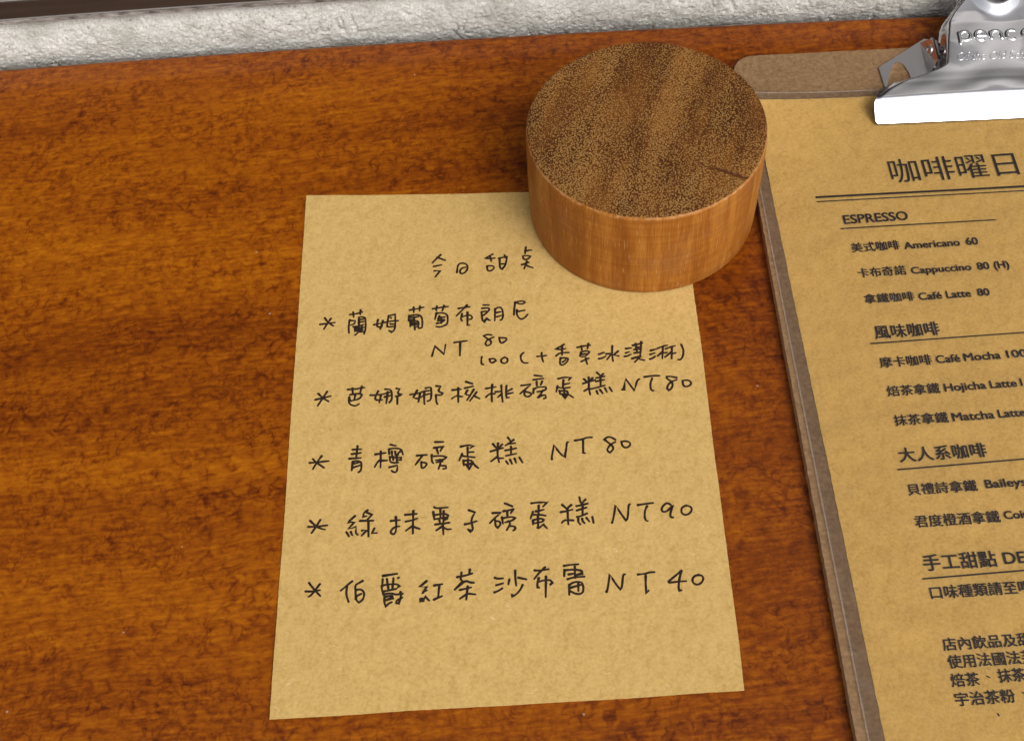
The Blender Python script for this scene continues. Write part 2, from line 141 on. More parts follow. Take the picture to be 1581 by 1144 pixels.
# node helper
class N:
    def __init__(s, name):
        s.m = bpy.data.materials.new(name); s.m.use_nodes = True; s.t = s.m.node_tree; s.t.nodes.clear()
        s.out = s.n('ShaderNodeOutputMaterial'); s.p = s.n('ShaderNodeBsdfPrincipled'); s.l(s.p.outputs[0], s.out.inputs[0])
        tc = s.n('ShaderNodeTexCoord'); s.co = tc.outputs['Object']
    def n(s, t, **k):
        a = s.t.nodes.new(t)
        for i, v in k.items(): setattr(a, i, v)
        return a
    def l(s, a, b): s.t.links.new(a, b)
    def set(s, node, **k):
        for i, v in k.items():
            i = i.replace('_', ' ')
            if hasattr(v, 'is_linked') or isinstance(v, bpy.types.NodeSocket): s.l(v, node.inputs[i])
            else: node.inputs[i].default_value = v
    def P(s, **k): s.set(s.p, **k)
    def map(s, scale=(1, 1, 1), rot=(0, 0, 0), loc=(0, 0, 0), src=None):
        if any(rot):      # turn first, then stretch along the turned axes
            q = s.n('ShaderNodeMapping'); s.l(src or s.co, q.inputs['Vector']); q.inputs['Rotation'].default_value = rot; src = q.outputs[0]; rot = (0, 0, 0)
        a = s.n('ShaderNodeMapping'); s.l(src or s.co, a.inputs['Vector'])
        a.inputs['Scale'].default_value = scale; a.inputs['Rotation'].default_value = rot; a.inputs['Location'].default_value = loc
        return a.outputs[0]
    def noise(s, v, sc, det=5, rough=.55, dist=0):
        a = s.n('ShaderNodeTexNoise'); s.l(v, a.inputs['Vector']); a.inputs['Scale'].default_value = sc
        a.inputs['Detail'].default_value = det; a.inputs['Roughness'].default_value = rough; a.inputs['Distortion'].default_value = dist
        return a.outputs['Fac']
    def vor(s, v, sc, feat='F1', out='Distance', rnd=1.0):
        a = s.n('ShaderNodeTexVoronoi'); a.feature = feat; s.l(v, a.inputs['Vector']); a.inputs['Scale'].default_value = sc
        a.inputs['Randomness'].default_value = rnd
        return a.outputs[out]
    def ramp(s, f, stops, interp='LINEAR'):
        a = s.n('ShaderNodeValToRGB'); s.l(f, a.inputs[0]); cr = a.color_ramp; cr.interpolation = interp
        while len(cr.elements) < len(stops): cr.elements.new(.5)
        for e_, (p_, c_) in zip(cr.elements, stops):
            e_.position = p_; e_.color = (*c_, 1) if len(c_) == 3 else c_
        return a.outputs[0]
    def r1(s, f, a0, a1, b0=0., b1=1.):
        a = s.n('ShaderNodeMapRange'); s.l(f, a.inputs[0])
        for i, v in zip((1, 2, 3, 4), (a0, a1, b0, b1)): a.inputs[i].default_value = v
        return a.outputs[0]
    def mix(s, f, a, b, mode='MIX'):
        x = s.n('ShaderNodeMix'); x.data_type = 'RGBA'; x.blend_type = mode
        for i, v in ((0, f), (6, a), (7, b)):
            if isinstance(v, bpy.types.NodeSocket): s.l(v, x.inputs[i])
            else: x.inputs[i].default_value = (*v, 1) if isinstance(v, tuple) else v
        return x.outputs[2]
    def math(s, op, a, b=0.):
        x = s.n('ShaderNodeMath'); x.operation = op
        for i, v in ((0, a), (1, b)):
            if isinstance(v, bpy.types.NodeSocket): s.l(v, x.inputs[i])
            else: x.inputs[i].default_value = v
        return x.outputs[0]
    def bump(s, h, strength=.3, dist=.0002, prev=None):
        b = s.n('ShaderNodeBump'); s.l(h, b.inputs['Height']); b.inputs['Strength'].default_value = strength; b.inputs['Distance'].default_value = dist
        if prev: s.l(prev, b.inputs['Normal'])
        return b.outputs[0]

# ------------------------------------------------------------------ materials
def mat_table():
    k = N('varnished_wood')
    # slow drift so that grain lines are not straight
    base = k.map((1, 1, 1), (0, 0, math.radians(-2.5)))
    wv = k.n('ShaderNodeVectorMath'); wv.operation = 'MULTIPLY_ADD'
    nz = k.n('ShaderNodeTexNoise'); k.l(base, nz.inputs['Vector']); nz.inputs['Scale'].default_value = 14; nz.inputs['Detail'].default_value = 2
    k.l(nz.outputs['Color'], wv.inputs[0]); wv.inputs[1].default_value = (.012, .009, 0); k.l(base, wv.inputs[2])
    v = wv.outputs[0]
    streak = k.noise(k.map((7, 90, 1), src=v), 1.0, 6, .6)            # long streaks along the grain
    fine = k.noise(k.map((170, 1000, 1), src=v), 1.0, 4, .6)            # fine pores
    broad = k.noise(k.map((3.0, 26, 1), src=v), 1.0, 2, .5)
    # mottled figure: short dark crinkles across the grain
    wv2 = k.n('ShaderNodeVectorMath'); wv2.operation = 'MULTIPLY_ADD'
    nz2 = k.n('ShaderNodeTexNoise'); k.l(base, nz2.inputs['Vector']); nz2.inputs['Scale'].default_value = 210; nz2.inputs['Detail'].default_value = 3
    k.l(nz2.outputs['Color'], wv2.inputs[0]); wv2.inputs[1].default_value = (.0060, .0050, 0); k.l(v, wv2.inputs[2])
    def crackle(sx_, sy_, off, w, g0, g1):
        d_ = k.vor(k.map((sx_, sy_, 1), (0, 0, .35), (off, off*.7, 0), wv2.outputs[0]), 1.0, 'DISTANCE_TO_EDGE')
        line = k.r1(d_, 0, w, 1, 0)
        gate = k.r1(k.noise(k.map((sx_*.9, sy_*.9, 1), (0, 0, 0), (off, 3, 0), base), 1.0, 2), g0, g1)
        return k.math('MULTIPLY', k.math('MULTIPLY', line, line), gate)
    crk = crackle(330, 270, 3.1, .30, .40, .66); crk2 = crackle(660, 600, 8.3, .38, .36, .66)
    patch = k.r1(k.noise(k.map((26, 60, 1), src=base), 1.0, 3, .6), .36, .60, .25, 1)
    patch2 = k.r1(k.noise(k.map((60, 110, 1), loc=(3, 1, 0), src=base), 1.0, 3, .6), .42, .62, .35, 1)
    dark = k.math('ADD', k.math('MULTIPLY', k.math('MULTIPLY', crk, patch), .75), k.math('MULTIPLY', k.math('MULTIPLY', crk2, patch2), .60))
    f = k.math('ADD', k.math('MULTIPLY', streak, .34), k.math('MULTIPLY', broad, .27))
    f = k.math('ADD', f, k.math('MULTIPLY', fine, .44))
    f = k.math('SUBTRACT', f, k.math('MULTIPLY', dark, .30))
    blot = k.noise(k.map((300, 520, 1), src=wv2.outputs[0]), 1.0, 4, .65)
    f = k.math('ADD', f, k.math('MULTIPLY', k.math('SUBTRACT', blot, .5), .30))
    # wood colour gets darker towards the right-hand side
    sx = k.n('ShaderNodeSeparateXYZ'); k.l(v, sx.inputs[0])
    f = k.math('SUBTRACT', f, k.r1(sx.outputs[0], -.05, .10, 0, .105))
    col = k.ramp(f, [(.24, TABLE[0]), (.40, TABLE[1]), (.53, TABLE[2]), (.68, TABLE[3])])
    # tiny dust specks
    dv = k.vor(k.map((1, 1, 1), src=base), 95, 'F1'); dn = k.noise(base, 23, 2)
    dust = k.math('MULTIPLY', k.r1(dv, .020, .034, 1, 0), k.r1(dn, .40, .45))
    col = k.mix(k.math('MULTIPLY', dust, .35), col, (.55, .45, .33))
    b = k.bump(k.noise(k.map((40, 120, 1), src=base), 1.0, 3), .25, .00025)
    b = k.bump(f, .22, .00012, b)
    k.P(Base_Color=col, Roughness=.42, Coat_Weight=.22, Coat_Roughness=.14, Coat_IOR=1.5, Normal=b); k.p.inputs['Specular IOR Level'].default_value = .12
    k.l(k.bump(k.noise(base, 130, 3), .10, .0002), k.p.inputs['Coat Normal'])
    return k.m
TABLE = [(.072, .0128, .0010), (.156, .0330, .0012), (.245, .063, .0016), (.36, .114, .0030)]

def mat_kraft(name, base, spread=1.0, rough=.85, coat=0.0):
    k = N(name)
    c1 = tuple(min(1, a*b) for a, b in zip(base, (1.16, 1.17, 1.25))); c0 = tuple(a*b for a, b in zip(base, (.80, .74, .60)))
    n1 = k.noise(k.co, 1300, 5, .7); n2 = k.noise(k.map((1, .55, 1), (0, 0, .5)), 420, 4, .6, .6); n3 = k.noise(k.co, 40, 3)
    f = k.math('ADD', k.math('ADD', k.math('MULTIPLY', n1, .62), k.math('MULTIPLY', n2, .32)), k.math('MULTIPLY', n3, .06))
    col = k.ramp(f, [(.5-.15/spread, c0), (.5, base), (.5+.15/spread, c1)])
    # pulp fibres: short curved light and dark hairs
    wv = k.n('ShaderNodeVectorMath'); wv.operation = 'MULTIPLY_ADD'
    nz = k.n('ShaderNodeTexNoise'); k.l(k.co, nz.inputs['Vector']); nz.inputs['Scale'].default_value = 160; nz.inputs['Detail'].default_value = 2
    k.l(nz.outputs['Color'], wv.inputs[0]); wv.inputs[1].default_value = (.006, .006, 0); k.l(k.co, wv.inputs[2])
    for i, (rz, c, a, sc) in enumerate(((.4, (.72, .60, .40), .40, 1), (1.9, (.30, .13, .03), .45, 1), (2.8, (.75, .62, .42), .35, 1.2), (1.1, (.20, .08, .02), .4, .7))):
        vv = k.map((260*sc, 2600*sc, 1), (0, 0, rz), (i*1.7, i*.6, 0), wv.outputs[0])
        fb = k.r1(k.vor(vv, 1, 'F1', rnd=1.), .10, .20, 1, 0)
        gate = k.r1(k.noise(k.map((1, 1, 1), loc=(i*3., 0, 0)), 150, 1), .58, .64)
        col = k.mix(k.math('MULTIPLY', k.math('MULTIPLY', fb, gate), a), col, c)
    b = k.bump(n1, .35, .00006); b = k.bump(n3, .4, .0006, b)
    k.P(Base_Color=col, Roughness=rough, Normal=b); k.p.inputs['Specular IOR Level'].default_value = .25
    return k.m

def mat_flat(name, c, rough=.6, spec=.3, **kw):
    k = N(name); k.P(Base_Color=(*c, 1), Roughness=rough, **kw); k.p.inputs['Specular IOR Level'].default_value = spec
    return k.m

def mat_ink(name, c0, c1):
    k = N(name); n = k.noise(k.co, 700, 3)
    k.P(Base_Color=k.ramp(n, [(.35, c0), (.7, c1)]), Roughness=.55); k.p.inputs['Specular IOR Level'].default_value = .3
    return k.m

GROOVE = (11.8, -13.9, 24.2, -20.9)      # radial crack in the block's top, mm
def mat_endgrain():
    k = N('end_grain')
    wv = k.n('ShaderNodeVectorMath'); wv.operation = 'MULTIPLY_ADD'
    nz = k.n('ShaderNodeTexNoise'); k.l(k.co, nz.inputs['Vector']); nz.inputs['Scale'].default_value = 260; nz.inputs['Detail'].default_value = 2
    k.l(nz.outputs['Color'], wv.inputs[0]); wv.inputs[1].default_value = (.0011, .0011, 0); k.l(k.co, wv.inputs[2])
    v = wv.outputs[0]
    bands = k.noise(k.map((26, 150, 1), (0, 0, math.radians(-68))), 1.0, 4, .6)
    band2 = k.noise(k.map((40, 70, 1), (0, 0, math.radians(-68)), (2, 5, 0)), 1.0, 3, .5)
    bf = k.math('ADD', k.math('MULTIPLY', bands, .6), k.math('MULTIPLY', band2, .4))
    bg_ = k.ramp(bf, [(.36, (.038, .0110, .0025)), (.50, (.080, .024, .0040)), (.66, (.165, .058, .009))])
    d = k.vor(v, 2050, 'F1', rnd=.9); d2 = k.vor(k.map((1, 1, 1), loc=(.3, .2, 0), src=v), 2300, 'F1', rnd=.9)
    th = k.math('ADD', k.r1(k.noise(k.map((30, 110, 1), (0, 0, math.radians(-68)), (9, 2, 0)), 1, 3), .35, .65, .34, .52), 0.)
    dot = k.r1(k.math('SUBTRACT', d, th), -.07, .07, 1, 0)
    dot2 = k.r1(d2, .12, .24, 1, 0)
    pale = k.mix(k.noise(k.co, 420, 2), (.34, .180, .055), (.24, .118, .026))
    col = k.mix(k.math('MULTIPLY', dot, .78), bg_, pale)
    col = k.mix(k.math('MULTIPLY', dot2, .22), col, (.40, .25, .11))
    gx0, gy0, gx1, gy1 = [g_*MM for g_ in GROOVE]; gl = math.hypot(gx1-gx0, gy1-gy0)
    rel = k.n('ShaderNodeVectorMath'); rel.operation = 'SUBTRACT'; k.l(k.co, rel.inputs[0]); rel.inputs[1].default_value = (gx0, gy0, 0)
    dt = k.n('ShaderNodeVectorMath'); dt.operation = 'DOT_PRODUCT'; k.l(rel.outputs[0], dt.inputs[0]); dt.inputs[1].default_value = ((gx1-gx0)/gl, (gy1-gy0)/gl, 0)
    dp = k.n('ShaderNodeVectorMath'); dp.operation = 'DOT_PRODUCT'; k.l(rel.outputs[0], dp.inputs[0]); dp.inputs[1].default_value = (-(gy1-gy0)/gl, (gx1-gx0)/gl, 0)
    wob = k.math('MULTIPLY', k.math('SUBTRACT', k.noise(k.co, 300, 2), .5), .0010)
    across = k.math('ABSOLUTE', k.math('ADD', dp.outputs['Value'], wob))
    groove_dark = k.math('MULTIPLY', k.r1(across, .0002, .0009, 1, 0), k.r1(dt.outputs['Value'], -.001, .005, 0, 1))  # darker colour along the groove
    col = k.mix(k.math('MULTIPLY', groove_dark, .8), col, (.055, .014, .005))
    b = k.bump(dot, .45, .00012); b = k.bump(k.noise(k.co, 90, 3), .2, .0005, b)
    k.P(Base_Color=col, Roughness=.75, Normal=b); k.p.inputs['Specular IOR Level'].default_value = .12
    return k.m

def mat_sidegrain():
    k = N('side_grain')
    # vertical fibres: angle round the block and height
    sx = k.n('ShaderNodeSeparateXYZ'); k.l(k.co, sx.inputs[0])
    ang = k.math('ARCTAN2', sx.outputs[1], sx.outputs[0])
    cx = k.n('ShaderNodeCombineXYZ'); k.l(k.math('MULTIPLY', ang, .031), cx.inputs[0]); k.l(sx.outputs[2], cx.inputs[1])
    v = cx.outputs[0]
    fine = k.noise(k.map((2600, 110, 1), src=v), 1, 5, .65); mid = k.noise(k.map((330, 22, 1), src=v), 1, 4, .6, .3); wide = k.noise(k.map((75, 10, 1), src=v), 1, 3)
    ringy = k.noise(k.map((40, 700, 1), src=v), 1, 3, .6)
    f = k.math('ADD', k.math('ADD', k.math('MULTIPLY', fine, .26), k.math('MULTIPLY', mid, .36)), k.math('MULTIPLY', wide, .26))
    f = k.math('ADD', f, k.math('MULTIPLY', ringy, .14))
    col = k.ramp(f, [(.34, (.130, .034, .005)), (.50, (.250, .082, .010)), (.64, (.41, .170, .028))])
    pores = k.r1(k.noise(k.map((3800, 170, 1), (0, 0, 0), (4, 1, 0), v), 1, 2), .64, .72)
    col = k.mix(k.math('MULTIPLY', pores, .30), col, (.80, .55, .26))
    pd = k.r1(k.noise(k.map((3000, 210, 1), (0, 0, 0), (9, 5, 0), v), 1, 2), .66, .74)
    col = k.mix(k.math('MULTIPLY', pd, .35), col, (.14, .035, .008))
    blotch = k.r1(k.noise(k.map((60, 60, 1), (0, 0, 0), (3, 7, 0), v), 1, 4, .65), .50, .68)
    col = k.mix(k.math('MULTIPLY', blotch, .35), col, (.20, .085, .035))
    worn = k.math('MULTIPLY', k.r1(sx.outputs[2], .0298, .0304), k.r1(k.noise(k.co, 700, 3), .38, .62))
    col = k.mix(k.math('MULTIPLY', worn, .55), col, (.50, .29, .13))
    b = k.bump(fine, .35, .00012)
    k.P(Base_Color=col, Roughness=.5, Normal=b); k.p.inputs['Specular IOR Level'].default_value = .15
    return k.m

def mat_board():
    k = N('hardboard')
    wx = k.noise(k.map((2400, 500, 1)), 1, 3, .6); wy = k.noise(k.map((500, 1500, 1)), 1, 3, .6); br = k.noise(k.co, 900, 4)
    f = k.math('ADD', k.math('ADD', k.math('MULTIPLY', wx, .22), k.math('MULTIPLY', wy, .30)), k.math('MULTIPLY', br, .48))
    col = k.ramp(f, [(.32, (.130, .072, .032)), (.5, (.200, .117, .056)), (.68, (.28, .175, .088))])
    k.P(Base_Color=col, Roughness=.8, Normal=k.bump(f, .4, .0001)); k.p.inputs['Specular IOR Level'].default_value = .2
    return k.m

def mat_plaster():
    k = N('rough_plaster')
    n1 = k.noise(k.co, 900, 6, .7); n2 = k.noise(k.co, 120, 5, .6); n3 = k.noise(k.map((60, 60, 60)), 1, 4)
    f = k.math('ADD', k.math('MULTIPLY', n2, .6), k.math('MULTIPLY', n3, .4))
    col = k.ramp(f, [(.34, (.50, .49, .44)), (.5, (.66, .65, .60)), (.62, (.76, .75, .70))])
    grit = k.noise(k.co, 1500, 3, .7)
    col = k.mix(k.r1(grit, .40, .66), k.mix(.38, col, (.22, .21, .19)), col)
    pit = k.r1(k.vor(k.map((1, 1, 1), src=k.co), 420, 'F1'), .10, .26, 1, 0)
    pg = k.r1(k.noise(k.co, 70, 2), .52, .60)
    col = k.mix(k.math('MULTIPLY', k.math('MULTIPLY', pit, pg), .6), col, (.17, .15, .13))
    b = k.bump(n1, 1.0, .0008); b = k.bump(n2, .5, .0007, b)
    k.P(Base_Color=col, Roughness=.95, Normal=b); k.p.inputs['Specular IOR Level'].default_value = .15
    return k.m

def mat_chrome(name, c=(.66, .65, .67), r0=.04, r1=.10):
    k = N(name)
    n = k.noise(k.map((90, 1400, 300)), 1, 4, .6); n2 = k.noise(k.co, 90, 3)
    k.P(Base_Color=(*c, 1), Metallic=1.0, Roughness=k.r1(k.math('ADD', k.math('MULTIPLY', n, .6), k.math('MULTIPLY', n2, .4)), .35, .65, r0, r1),
        Normal=k.bump(n2, .10, .0008))
    return k.m

def mat_sleeve():
    k = N('clear_plastic')
    tr = k.n('ShaderNodeBsdfTransparent'); tr.inputs[0].default_value = (.955, .955, .965, 1)
    gl = k.n('ShaderNodeBsdfGlossy'); gl.inputs['Roughness'].default_value = .16
    fr = k.n('ShaderNodeFresnel'); fr.inputs[0].default_value = 1.36
    b = k.bump(k.noise(k.map((30, 60, 1)), 1, 4), .5, .0012)
    k.l(b, gl.inputs['Normal']); k.l(b, fr.inputs['Normal'])
    mx = k.n('ShaderNodeMixShader'); k.l(fr.outputs[0], mx.inputs[0]); k.l(tr.outputs[0], mx.inputs[1]); k.l(gl.outputs[0], mx.inputs[2])
    # a faint greasy haze and scuffs on the film
    df = k.n('ShaderNodeBsdfDiffuse'); df.inputs[0].default_value = (.78, .77, .78, 1)
    sc = k.r1(k.noise(k.map((70, 260, 1), (0, 0, .9)), 1, 5, .7), .60, .80, .012, .07)
    mx2 = k.n('ShaderNodeMixShader'); k.l(sc, mx2.inputs[0]); k.l(mx.outputs[0], mx2.inputs[1]); k.l(df.outputs[0], mx2.inputs[2])
    k.l(mx2.outputs[0], k.out.inputs[0])
    return k.m

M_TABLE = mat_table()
M_NOTE = mat_kraft('kraft_note_paper', (.465, .302, .100))
M_MENU = mat_kraft('kraft_menu_paper', (.600, .375, .100))
M_INK = mat_ink('pen_ink', (.012, .006, .003), (.028, .013, .006))
M_PRINT = mat_ink('printed_ink', (.014, .007, .004), (.028, .015, .008))
M_END = mat_endgrain(); M_SIDE = mat_sidegrain(); M_BOARD = mat_board(); M_PLASTER = mat_plaster()
M_BEDGE = mat_kraft('raw_board_edge', (.30, .17, .085), .6)
M_CHROME = mat_chrome('chromed_steel'); M_STEEL = mat_chrome('dull_steel', (.70, .69, .70), .28, .42)
M_SLEEVE = mat_sleeve()
def mat_frame():
    k = N('bronze_window_frame'); n = k.noise(k.co, 300, 4); n2 = k.noise(k.map((12, 300, 300)), 1, 3)
    k.P(Base_Color=k.ramp(n2, [(.35, (.036, .026, .019)), (.65, (.056, .041, .030))]), Roughness=.42, Metallic=.35, Normal=k.bump(n, .2, .0002)); return k.m
M_FRAME = mat_frame()
def mat_seal():
    k = N('dusty_sealant'); n = k.noise(k.map((160, 500, 500)), 1, 5, .7)
    k.P(Base_Color=k.ramp(n, [(.36, (.06, .052, .046)), (.50, (.20, .18, .165)), (.64, (.36, .335, .31))]), Roughness=.8, Normal=k.bump(n, .6, .0005)); return k.m
M_SEAL = mat_seal()
M_GLASS = mat_flat('dark_window_glass', (.016, .015, .016), .12, .12)
M_LIP = mat_flat('pale_frame_lip', (.17, .155, .14), .45, .4)

# ------------------------------------------------------------------ setting: table, wall, window
def edge_y(x):          # rear edge of the table (metres)
    X = x/MM
    Xc = max(-260, min(260, X))
    y = 312.55 - 0.0302*Xc - 0.000102*Xc*Xc
    dy = -0.0302 - 0.000204*Xc
    return (y + dy*(X-Xc))*MM

table = thing('wooden_table', 'glossy orange brown varnished wooden table top under everything', 'table')
xs = [(-420 + 10*i)*MM for i in range(85)]
prof = [(-0.45, 0)]          # profile across the rear edge: (offset from rear edge, z)
prof = [(-.62, -.026), (-.62, -.0012), (-.6188, 0), (-.40, 0), (-.2, 0), (-.08, 0), (-.02, 0), (-.0022, 0), (-.0012, -.0002), (-.0005, -.0007), (0, -.0018), (0, -.0255), (-.001, -.026)]
vs = []
for x in xs:
    for dy, z in prof: vs.append((x, edge_y(x)+dy, z))
n_ = len(prof)
fs = [(i*n_+j, (i+1)*n_+j, (i+1)*n_+(j+1) % n_, i*n_+(j+1) % n_) for i in range(len(xs)-1) for j in range(n_)]
fs += [tuple(range(n_)), tuple((len(xs)-1)*n_+j for j in reversed(range(n_)))]
me = mesh('table_top', vs, fs)
bm = bmesh.new(); bm.from_mesh(me); bmesh.ops.recalc_face_normals(bm, faces=bm.faces); bm.to_mesh(me); bm.free()
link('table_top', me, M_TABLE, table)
M_LEG = mat_flat('dark_table_leg', (.05, .02, .01), .5, .3)
for lx in (-.38, .38):
    for ly in (-.28, .26): box('leg', lx-.02, lx+.02, ly-.02, ly+.02, -.72, -.0262, M_LEG, table, .002)

wall = thing('plastered_wall', 'rough off white plastered wall running behind the table', 'wall')
nx, nz = 1500, 72
vs = []
for r in range(nz):
    z = (-12 + 28.2*r/(nz-1))*MM
    for c in range(nx):
        x = (-300 + 640*c/(nx-1))*MM
        X, Z = x/MM, z/MM
        big = fbm(X*.045, Z*.06, 3, 3)*.8
        mid = fbm(X*.40, Z*.34, 7, 5)
        lump = max(0, mid)*.40 - max(0, -mid-.22)*1.3
        fine = fbm(X*1.0, Z*1.0, 11, 4)*.42
        crack = abs(noise.noise(Vector((X*.30, Z*.14, 21)))); crack = -2.6*max(0, 1-crack/.07)*max(0, noise.noise(Vector((X*.07, Z*.1, 31)))+.05)
        # the face leans back: its foot stands proud behind the table edge, its top meets the window seal
        y = edge_y(x)/MM + 3.9 - 1.8*max(0, 1-((Z-4)/9)**2) - (big+lump*.8+fine*1.2+crack)*.58
        y = max(y, edge_y(x)/MM + .25)
        vs.append((x, y*MM, z))
me = mesh('plaster_face', vs, grid_faces(nz, nx), True)
link('plaster_face', me, M_PLASTER, wall)
YB = .3215
box('wall_base', -1.6, 1.6, YB, YB+.15, -.74, -.0125, M_PLASTER, wall)
box('wall_side', -1.6, -.90, YB-.004, YB+.15, -.0120, 2.3, M_PLASTER, wall)
box('wall_side', .90, 1.6, YB-.004, YB+.15, -.0120, 2.3, M_PLASTER, wall)
box('wall_sill', -.899, .899, YB+.002, YB+.15, -.0120, .0145, M_PLASTER, wall)
box('wall_head', -.899, .899, YB-.004, YB+.15, 1.25, 2.3, M_PLASTER, wall)

win = thing('window', 'dark bronze metal window frame along the top left above plaster', 'window')
def rail(name, z0, z1, off0, off1, mat, wob=0.0, n=120, x0=-.30, x1=.34):
    vs = []
    xs_ = [x0+(x1-x0)*i/(n-1) for i in range(n)]
    for x in xs_:
        w = fbm(x*120, 3.3, z0*100, 3)*wob
        e = edge_y(x)
        b = .0002
        for dy, z in ((off0+b+w, z0+w), (off0+w, z0+b+w), (off0+w, z1-b), (off0+b+w, z1), (off1, z1), (off1, z0)): vs.append((x, e+dy, z))
    k = 6
    fs = [(i*k+j, (i+1)*k+j, (i+1)*k+(j+1) % k, i*k+(j+1) % k) for i in range(n-1) for j in range(k)]
    fs += [tuple(range(k)), tuple((n-1)*k+j for j in reversed(range(k)))]
    me = mesh(name, vs, fs)
    bm = bmesh.new(); bm.from_mesh(me); bmesh.ops.recalc_face_normals(bm, faces=bm.faces); bm.to_mesh(me); bm.free()
    return link(name, me, mat, win)
rail('sealant_strip', .0154, .0173, .0012, .006, M_SEAL, .00006, 500)
rail('rail_lip', .01735, .01762, .0008, .006, M_LIP, .00008, 500)  # thin pale strip: highlight on the rail's lower edge put in as colour
rail('bottom_rail', .0177, .0240, .0010, .008, M_FRAME)
rail('rail_lip', .0242, .0246, .0008, .0075, M_LIP, .00004, 400)
box('glass_pane', -.87, .87, YB+.004, YB+.009, .020, 1.22, M_GLASS, win)
box('side_rail', -.899, -.871, YB-.002, YB+.03, .0150, 1.249, M_FRAME, win, .001)
box('side_rail', .871, .899, YB-.002, YB+.03, .0150, 1.249, M_FRAME, win, .001)
box('top_rail', -.8705, .8705, YB-.002, YB+.03, 1.221, 1.249, M_FRAME, win, .001)

# ------------------------------------------------------------------ handwritten note
note = thing('handwritten_note', 'brown kraft paper note with handwritten dessert prices under the wooden block', 'note')
TL, TR, BR, BL = (-53.94, 253.0), (50.9, 245.2), (45.34, 100.78), (-59.0, 102.5)
def note_z(x, y):       # the sheet is almost flat with a soft wave and slightly raised free corners
    a = math.exp(-((x+59)**2+(y-102)**2)/900)*.85 + math.exp(-((x-46)**2+(y-101)**2)/700)*.45 + math.exp(-((x+54)**2+(y-253)**2)/500)*.35
    return (.14 + a + .05*math.sin(x*.07+y*.03))*MM
nu, nv = 90, 130
vs = []
for j in range(nv):
    t = j/(nv-1)
    for i in range(nu):
        s = i/(nu-1)
        x = (BL[0]*(1-s)+BR[0]*s)*(1-t)+(TL[0]*(1-s)+TR[0]*s)*t
        y = (BL[1]*(1-s)+BR[1]*s)*(1-t)+(TL[1]*(1-s)+TR[1]*s)*t
        if i in (0, nu-1): x += fbm(y*.9, i, 0, 2)*.10 + fbm(y*.03, i, 5, 2)*.45*(1 if i else .25)
        if j in (0, nv-1): y += fbm(x*.9, j, 2, 2)*.08 + fbm(x*.03, j, 8, 2)*.35
        vs.append((x*MM, y*MM, note_z(x, y)))
me = mesh('paper_sheet', vs, grid_faces(nv, nu), True)
o = link('paper_sheet', me, M_NOTE, note)
sm = o.modifiers.new('thick', 'SOLIDIFY'); sm.thickness = .00011; sm.offset = -1
es = o.modifiers.new('crisp', 'EDGE_SPLIT'); es.split_angle = math.radians(40)

def smooth_line(pts, rounds=2):
    # corner cutting that leaves sharp pen turns sharp
    for _ in range(rounds):
        out = [pts[0]]
        for i in range(1, len(pts)-1):
            a, b, c = Vector(pts[i-1]), Vector(pts[i]), Vector(pts[i+1])
            d1, d2 = b-a, c-b
            if d1.length < 1e-9 or d2.length < 1e-9: continue
            if d1.angle(d2, 0) > math.radians(78): out.append(tuple(b)); continue
            t1, t2 = min(.25, .25), .25
            out.append(tuple(b-d1*t1)); out.append(tuple(b+d2*t2))
        out.append(pts[-1]); pts = out
    return pts
def ribbon(vs, fs, pts, w, zf, dz, rnd):
    pts = smooth_line(pts)
    P = [Vector(pts[0])]
    for p in pts[1:]:
        if (Vector(p)-P[-1]).length > .06: P.append(Vector(p))
    if len(P) < 2: P.append(P[0]+Vector((.12, .02)))
    closed = (P[0]-P[-1]).length < .25
    base = len(vs); n = len(P)
    for i, p in enumerate(P):
        d = (P[min(i+1, n-1)]-P[max(i-1, 0)]).normalized(); nn = Vector((-d.y, d.x))
        if 0 < i < n-1:
            d1 = (P[i]-P[i-1]).normalized(); c_ = max(.6, abs(Vector((-d1.y, d1.x)).dot(nn)))
        else: c_ = 1
        ww = w*(1+.26*noise.noise(Vector((p.x*.9, p.y*.9, rnd))))
        if i == 0: ww *= 1.22
        if i == n-1: ww *= .92
        for s_ in (1, -1):
            q_ = p+nn*ww*.5/c_*s_; vs.append((q_.x*MM, q_.y*MM, zf(q_.x, q_.y)+dz))
    for i in range(n-1): fs.append((base+2*i, base+2*i+1, base+2*i+3, base+2*i+2))
    for end, (p, d, k) in enumerate(((P[0], (P[0]-P[1]).normalized(), 0), (P[-1], (P[-1]-P[-2]).normalized(), n-1))):
        a, b = base+2*k, base+2*k+1
        r = (Vector(vs[a]).xy-Vector(vs[b]).xy).length*.5/MM
        nn = Vector((-d.y, d.x)); ids = []
        st = len(vs)
        for j in range(1, 6):
            th = math.pi*j/6; q_ = p+nn*r*math.cos(th)+d*r*math.sin(th)
            vs.append((q_.x*MM, q_.y*MM, zf(q_.x, q_.y)+dz)); ids.append(st+j-1)
        first, last = (b, a) if end == 0 else (a, b)
        fs.append(tuple([first]+ids+[last]))
for name_, st in HAND:
    vs, fs = [], []
    for i, s_ in enumerate(st.split(';')):
        pts = [tuple(float(a)/100 for a in p.split(',')) for p in s_.split(' ')]
        ribbon(vs, fs, pts, .54, note_z, (.030+.0012*(i % 11))*MM, i*3.7)
    me = mesh('handwritten_line', vs, fs)
    bm = bmesh.new(); bm.from_mesh(me)
    for f in bm.faces:
        if f.normal.z < 0: f.normal_flip()
    bm.to_mesh(me); bm.free()
    link('handwritten_line', me, M_INK, note)

